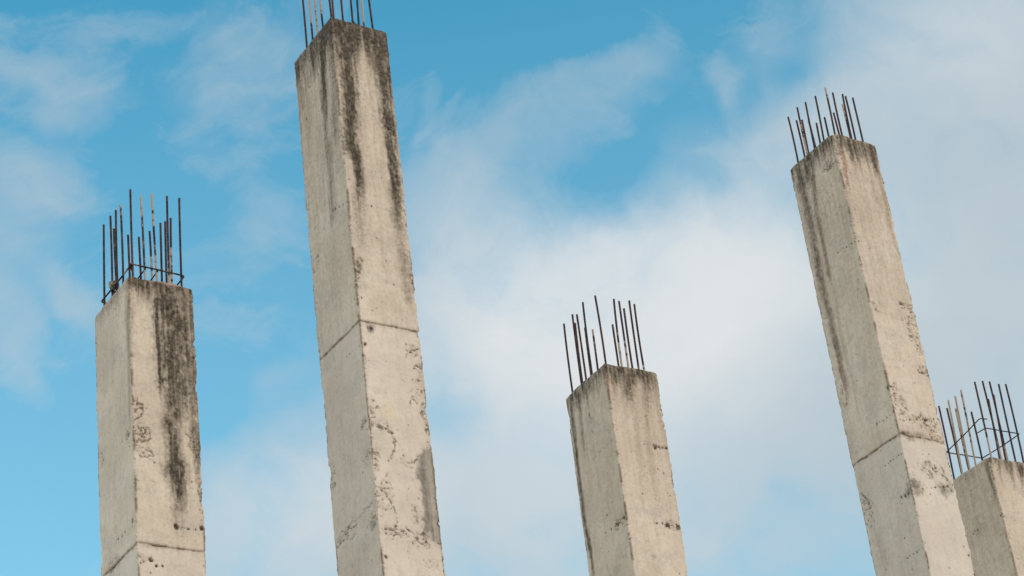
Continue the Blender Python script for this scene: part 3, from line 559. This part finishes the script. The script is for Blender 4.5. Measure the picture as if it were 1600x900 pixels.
    for f, u0, v0, r in holes:
        s0 = s_of(f, u0)
        r = max(r, 0.004)
        R3 = r * 2.5
        i0, i1 = np.searchsorted(v, [v0 - R3, v0 + R3]); j0, j1 = np.searchsorted(s[:nfine], [s0 - R3, s0 + R3])
        if i1 <= i0 or j1 <= j0:
            continue
        ss, vv = Sg[i0:i1, j0:j1], Vg[i0:i1, j0:j1]
        q = np.hypot(ss - s0, (vv - v0) * 0.9) / r + (vn(ss / .011, vv / .011, sd + 15) - .5) * .7
        m = 1 - sstep(q, 0.55, 1.15)
        h[i0:i1, j0:j1] -= min(r * 1.6, 0.022) * m
        np.maximum(K[i0:i1, j0:j1], (0.8 if r > .007 else .6) * m, out=K[i0:i1, j0:j1])  # shade inside the hole painted as dark stain, same mask as the dip

    # construction joint between two pours
    if c['joint']:
        jv = c['joint'] + (fbm(Sg / 0.09, Sg * 0, sd + 16, 3) - 0.5) * 0.018
        dv = Vg - jv
        open_ = 0.62 + 0.5 * sstep(fbm(Sg / 0.045, Sg * 0 + 3, sd + 17, 3), 0.38, 0.62)
        g = np.exp(-(dv / 0.005) ** 2) * open_
        h -= 0.013 * g
        h -= 0.003 * sstep(dv, 0.0, 0.012)
        np.maximum(K, 0.55 * g, out=K)
        PA += {1: .18, 2: .20, 4: .36}[k] * sstep(dv + (mott - .5) * .06, -0.004, 0.02) * (0.6 + 0.5 * mott)
        np.maximum(B, 0.5 * np.exp(-(dv / 0.02) ** 2) * open_, out=B)

    # ---- place the grid in space
    corners = [np.array([0, a]), np.array([0, 0.]), np.array([b, 0.]), np.array([b, a])]
    starts = [0, a, a + b, 2 * a + b]
    lens = [a, b, a, b]
    nrm = [np.array([-1., 0]), np.array([0, -1.]), np.array([1., 0]), np.array([0, 1.])]
    X = np.zeros_like(h); Yp = np.zeros_like(h)
    for f in range(4):
        J = np.nonzero(face == f)[0]
        d = (corners[(f + 1) % 4] - corners[f]) / lens[f]
        t = s[J] - starts[f]
        X[:, J] = corners[f][0] + d[0] * t + nrm[f][0] * h[:, J]
        Yp[:, J] = corners[f][1] + d[1] * t + nrm[f][1] * h[:, J]
    # broken arrises: pull the rim of each corner in along the diagonal
    for ci in range(4):
        s0 = starts[ci]
        e = v / 0.035
        bite = 0.0045 + 0.010 * np.clip(fbm(e, e * 0 + ci, sd + 21, 3) - 0.46, 0, 1) * 4 + 0.024 * sstep(fbm(v / 0.11, e * 0 + ci, sd + 25, 3), 0.60, 0.80)
        calm = sstep(fbm(v / 0.38, e * 0 + ci, sd + 57, 2), 0.40, 0.66)
        bite = 0.0045 + (bite - 0.0045) * (0.25 + 0.95 * calm)
        bite = bite * (0.42 if ci == 1 else 0.46)
        ds = np.abs(((Sg - s0 + per / 2) % per) - per / 2)
        r = bite[:, None] * (1.5 + 0.9 * (vn(Sg / .012, Vg / .012, sd + 29) - .5))
        tt = np.clip(1 - ds / r, 0, 1)
        amt = 0.5 * r * tt ** 1.6
        dg = (np.array([b / 2, a / 2]) - corners[ci])
        dg = np.sign(dg) / math.sqrt(2)
        # each face's points move along the inward normal of that face; the corner row along the diagonal
        fin = (0.005 * sstep(fbm(v / 0.045, e * 0 + ci, sd + 51, 3), 0.60, 0.80))[:, None] * np.exp(-(ds / 0.006) ** 2)
        amt = amt - fin
        X += dg[0] * amt
        Yp += dg[1] * amt
    Z = -Vg
    # worn rim
    rimz = 0.013 * (fbm(s / 0.05, s * 0, sd + 31, 4) - 0.75) + c['rim'] * (fbm(s / 0.22, s * 0, sd + 32, 2) - 0.7)
    for ci in range(4):
        ds = np.abs(((s - starts[ci] + per / 2) % per) - per / 2)
        rimz = rimz - c['slump'][ci] * np.exp(-(ds / 0.045) ** 2)
    rimz = rimz + 0.006
    Z = Z + rimz[None, :] * np.exp(-Vg / 0.05)
    near = np.exp(-Vg / 0.006)
    cxm, cym = b / 2, a / 2
    X += (cxm - X) / cxm * 0.004 * near
    Yp += (cym - Yp) / cym * 0.004 * near
    X = X + c['lean'][0] * Vg
    Yp = Yp + c['lean'][1] * Vg

    nv, ns = Sg.shape
    co = np.stack([X, Yp, Z + H], -1).reshape(-1, 3)
    i = np.arange(nv - 1)[:, None]; j = np.arange(ns)[None, :]
    j2 = (j + 1) % ns
    q = np.stack([i * ns + j, (i + 1) * ns + j, (i + 1) * ns + j2, i * ns + j2], -1).reshape(-1, 4)
    # cap: a flat rough top, fanned from its middle
    co = np.vstack([co, [[b / 2, a / 2, H - 0.012]]])
    ctr = len(co) - 1
    jj = np.arange(ns)
    tri = np.stack([np.full(ns, ctr), jj, (jj + 1) % ns], -1)
    me = bpy.data.meshes.new('shaft')
    nq, ntr = len(q), len(tri)
    me.vertices.add(len(co)); me.vertices.foreach_set('co', co.ravel())
    me.loops.add(nq * 4 + ntr * 3); me.loops.foreach_set('vertex_index', np.concatenate([q.ravel(), tri.ravel()]).astype(np.int32))
    me.polygons.add(nq + ntr)
    me.polygons.foreach_set('loop_start', np.concatenate([np.arange(nq) * 4, nq * 4 + np.arange(ntr) * 3]).astype(np.int32))
    me.update(calc_edges=True)
    me.validate()

    def attr(name, *ch):
        at = me.attributes.new(name, 'FLOAT_COLOR', 'POINT')
        arr = np.ones((len(co), 4), np.float32)
        arr[-1] = 0
        for n_, q_ in enumerate(ch):
            arr[:-1, n_] = q_.ravel()
        at.data.foreach_set('color', arr.ravel())
    # lime specks and thin places in the black growth and painted recess shade
    K = np.clip(K, 0, 1) * (1 - 0.24 * sstep(fbm(Sg / 0.020, Vg / 0.045, sd + 80, 2), 0.46, 0.78)) * (0.90 + 0.28 * fbm(Sg / 0.05, Vg / 0.09, sd + 81, 3))
    attr('stain_shade_a', K, B, R)
    attr('stain_b', G, PA, Y)
    me.polygons.foreach_set('use_smooth', np.ones(len(me.polygons), bool))
    me.materials.append(M_CONC)
    return me


def tube_mesh(name, pts, rad, sides=8, ribs=0.0, cement=None, closed_ends=True):
    """a bar swept along points; ribs gives it the raised rings of deformed steel"""
    P = np.array(pts, float)
    n = len(P)
    T = np.gradient(P, axis=0)
    T /= np.linalg.norm(T, axis=1)[:, None]
    ref = np.array([1., 0, 0]) if abs(T[0][0]) < 0.8 else np.array([0, 1., 0])
    co = []
    u = np.cross(T[0], ref)
    for i in range(n):
        u = u - T[i] * (u @ T[i]); u /= np.linalg.norm(u)
        w = np.cross(T[i], u)
        r = rad * (1 + (ribs if i % 2 else 0))
        for k in range(sides):
            an = 2 * math.pi * k / sides
            co.append(P[i] + r * (math.cos(an) * u + math.sin(an) * w))
    fs = []
    for i in range(n - 1):
        for k in range(sides):
            k2 = (k + 1) % sides
            fs.append((i * sides + k, i * sides + k2, (i + 1) * sides + k2, (i + 1) * sides + k))
    fs.append(tuple(range(sides))[::-1])
    fs.append(tuple((n - 1) * sides + k for k in range(sides)))
    me = bpy.data.meshes.new(name)
    me.from_pydata([tuple(p) for p in co], [], fs)
    me.polygons.foreach_set('use_smooth', [len(p.vertices) == 4 for p in me.polygons])
    at = me.attributes.new('cement', 'FLOAT', 'POINT')
    cv = np.zeros(n) if cement is None else np.asarray(cement, float)
    at.data.foreach_set('value', np.repeat(cv, sides).astype(np.float32))
    me.materials.append(M_BAR)
    return me


def link(name, me, parent=None):
    o = bpy.data.objects.new(name, me)
    C.objects.link(o)
    if parent is not None:
        o.parent = parent
    return o


def tag(o, label=None, cat=None, group=None, kind=None):
    for k_, v_ in (('label', label), ('category', cat), ('group', group), ('kind', kind)):
        if v_:
            o[k_] = v_


# ------------------------------------------------------------------ ground
n = 72
ring = [0, 6, 20, 60, 200, 800, 6000]
gv, gf = [(0, 0, 0)], []
for r in ring[1:]:
    for i in range(n):
        gv.append((r * math.cos(2 * math.pi * i / n), r * math.sin(2 * math.pi * i / n) + 14, 0))
gv[0] = (0, 14, 0)
for i in range(n):
    gf.append((0, 1 + i, 1 + (i + 1) % n))
for q in range(len(ring) - 2):
    for i in range(n):
        A_, B_ = 1 + q * n + i, 1 + q * n + (i + 1) % n
        gf.append((A_, A_ + n, B_ + n, B_))
me = bpy.data.meshes.new('ground')
me.from_pydata(gv, [], gf)
me.materials.append(M_EARTH)
tag(link('ground', me), kind='structure')

# ------------------------------------------------------------------ the five columns
LABELS = {
    1: 'short concrete column at far left, black mildew over its lighter face',
    2: 'tallest concrete column, its bars cut by the top, two black streaks',
    3: 'short plain tan concrete column in the middle, bars without a hoop',
    4: 'tall leaning concrete column with brown streaks and a pour joint, at right',
    5: 'concrete column at the right edge, half hidden behind a taller one',
}
CEMENT = {1: {4: (.55, .1, 0), 8: (.8, .1, 1), 10: (.9, .3, 1), 9: (0, .7, 0), 14: (0, .5, .6), 13: (0, 0, .8), 2: (.2, .3, .3)},
          2: {1: (.6, .9, 0), 2: (.5, .7, 0), 3: (.6, .8, 0), 9: (.7, .8, 0), 8: (0, .4, 0)},
          3: {9: (0, .3, .9), 10: (0, .2, .9), 13: (0, .2, .7), 12: (0, .1, .4), 5: (.3, 0, 0), 6: (.7, 0, 0)},
          4: {2: (.1, .6, .8), 13: (.8, .4, .2), 9: (.8, 0, 0), 8: (.3, .5, 0)},
          5: {2: (.8, 1, .9), 3: (.9, .8, .9), 4: (.7, .5, .3), 5: (.6, .5, .9), 7: (0, .1, .9), 8: (0, 0, .9), 10: (0, .1, .8), 9: (0, .1, .5), 12: (0, 0, .3)}}
ROOTS = {}
for k, c in COLS.items():
    H = c['M'][2] + EYE
    root = bpy.data.objects.new('concrete_column', None)
    root.empty_display_size = 0.3
    C.objects.link(root)
    root.location = (c['M'][0], c['M'][1], 0)
    root.rotation_euler = (0, 0, c['rot'])
    tag(root, LABELS[k], 'column', 'unfinished concrete columns on the building site', 'thing')
    ROOTS[k] = root
    link('shaft', shaft_mesh(k, c), root)
    rng = np.random.RandomState(40 + k)
    for i, (x, y, dx, dy, L, far) in enumerate(c['bars']):
        if k == 2:
            s_ = rng.uniform(0.70, 0.80) / L
            dx, dy, L = dx * s_, dy * s_, L * s_
        m = 64
        t = np.linspace(-0.12 / L, 1, m)
        bow = rng.uniform(-0.004, 0.004, 2)
        w = np.clip(t, 0, 1) * (1 - np.clip(t, 0, 1)) * 4
        pts = np.stack([x + dx * t + bow[0] * w, y + dy * t + bow[1] * w, H + L * t], 1)
        ce = CEMENT[k].get(i)
        cem = None if ce is None else np.interp(np.clip(t, 0, 1), [0, .5, 1], ce[::-1])
        link('rebar', tube_mesh('rebar', pts, 0.0083 if far else 0.0080, 8, 0.09, cem), root)


def bent(pts, r=0.022, seg=5):
    """round the corners of a bent bar"""
    P = [np.array(p, float) for p in pts]
    out = [P[0]]
    for i in range(1, len(P) - 1):
        d1 = P[i - 1] - P[i]; d2 = P[i + 1] - P[i]
        rr = min(r, np.linalg.norm(d1) * .45, np.linalg.norm(d2) * .45)
        A_ = P[i] + d1 / np.linalg.norm(d1) * rr; B_ = P[i] + d2 / np.linalg.norm(d2) * rr
        for q in range(seg + 1):
            t = q / seg
            out.append((1 - t) ** 2 * A_ + 2 * t * (1 - t) * P[i] + t * t * B_)
    out.append(P[-1])
    return out


def hoop(k, pts, rad, cement=0.0):
    H = COLS[k]['M'][2] + EYE
    pp = bent([(x, y, H + z) for x, y, z in pts])
    return link('stirrup', tube_mesh('stirrup', pp, rad, 8, 0, np.full(len(pp), cement)), ROOTS[k])


hoop(1, [(.075, .105, .128), (.038, .040, .125), (.038, .30, .118), (.036, .568, .118), (.20, .565, .112), (.448, .562, .112), (.448, .30, .118), (.446, .036, .122), (.24, .036, .130), (.030, .038, .136), (.085, .11, .136)], 0.0062, 0.42)
hoop(1, [(.147, .030, .118), (.150, .30, .110), (.153, .560, .108)], 0.005)
hoop(1, [(.240, .030, .118), (.247, .30, .112), (.250, .560, .108)], 0.005)
hoop(5, [(.125, .032, .402), (.048, .040, .402), (.050, .28, .352), (.046, .528, .306), (.25, .530, .312), (.470, .527, .312), (.478, .28, .310), (.476, .028, .312), (.28, .034, .312), (.086, .036, .312), (.080, .135, .312)], 0.0052)
wr = np.random.RandomState(7)
tw = [(.050 + wr.uniform(-.03, .03), .335 + wr.uniform(-.04, .04), .085 + wr.uniform(-.05, .05)) for _ in range(26)]
link('tie_wire', tube_mesh('tie_wire', bent([(x, y, COLS[1]['M'][2] + EYE + z) for x, y, z in tw], .03), 0.0035, 6, 0, None), ROOTS[1])
hoop(2, [(.30, .10, .0), (.255, .055, .045), (.20, .035, .058)], 0.004)

# ------------------------------------------------------------------ scraps left on the first column
def lump(name, seed, size, mat):
    import bmesh
    bm = bmesh.new()
    bmesh.ops.create_icosphere(bm, subdivisions=4, radius=1.0)
    for v_ in bm.verts:
        p = v_.co
        f_ = 0.72 + 0.5 * float(fbm(np.array([p.x * 1.4 + p.z * .9 + 5]), np.array([p.y * 1.4 - p.z * .8 + 5]), seed, 4)[0])
        q = Vector((max(-.75, min(.75, p.x)), max(-.75, min(.75, p.y)), max(-.7, min(.7, p.z)))) * f_
        v_.co = (q.x * size[0], q.y * size[1], q.z * size[2])
    me_ = bpy.data.meshes.new(name)
    bm.to_mesh(me_); bm.free()
    me_.materials.append(mat)
    return me_


def on_column(k, x, y, z):
    return ROOTS[k].matrix_basis @ Vector((x, y, COLS[k]['M'][2] + EYE + z))


bpy.context.view_layer.update()
o = link('mortar_lump', lump('mortar_lump', 3, (.040, .050, .036), M_MORTAR))
o.location = on_column(1, .045, .355, .140)
o.rotation_euler = (.2, .1, COLS[1]['rot'])
tag(o, 'crumbly brown lump of mortar caught by the rebar hoop on the far left column', 'mortar lump')
o = link('wood_scrap', lump('wood_scrap', 8, (.13, .020, .016), M_WOOD))
o.location = on_column(1, .320, .032, .016)
o.rotation_euler = (0, 0.02, COLS[1]['rot'])
tag(o, 'flat sliver of light wood lying on the front rim of the far left column', 'wood scrap')
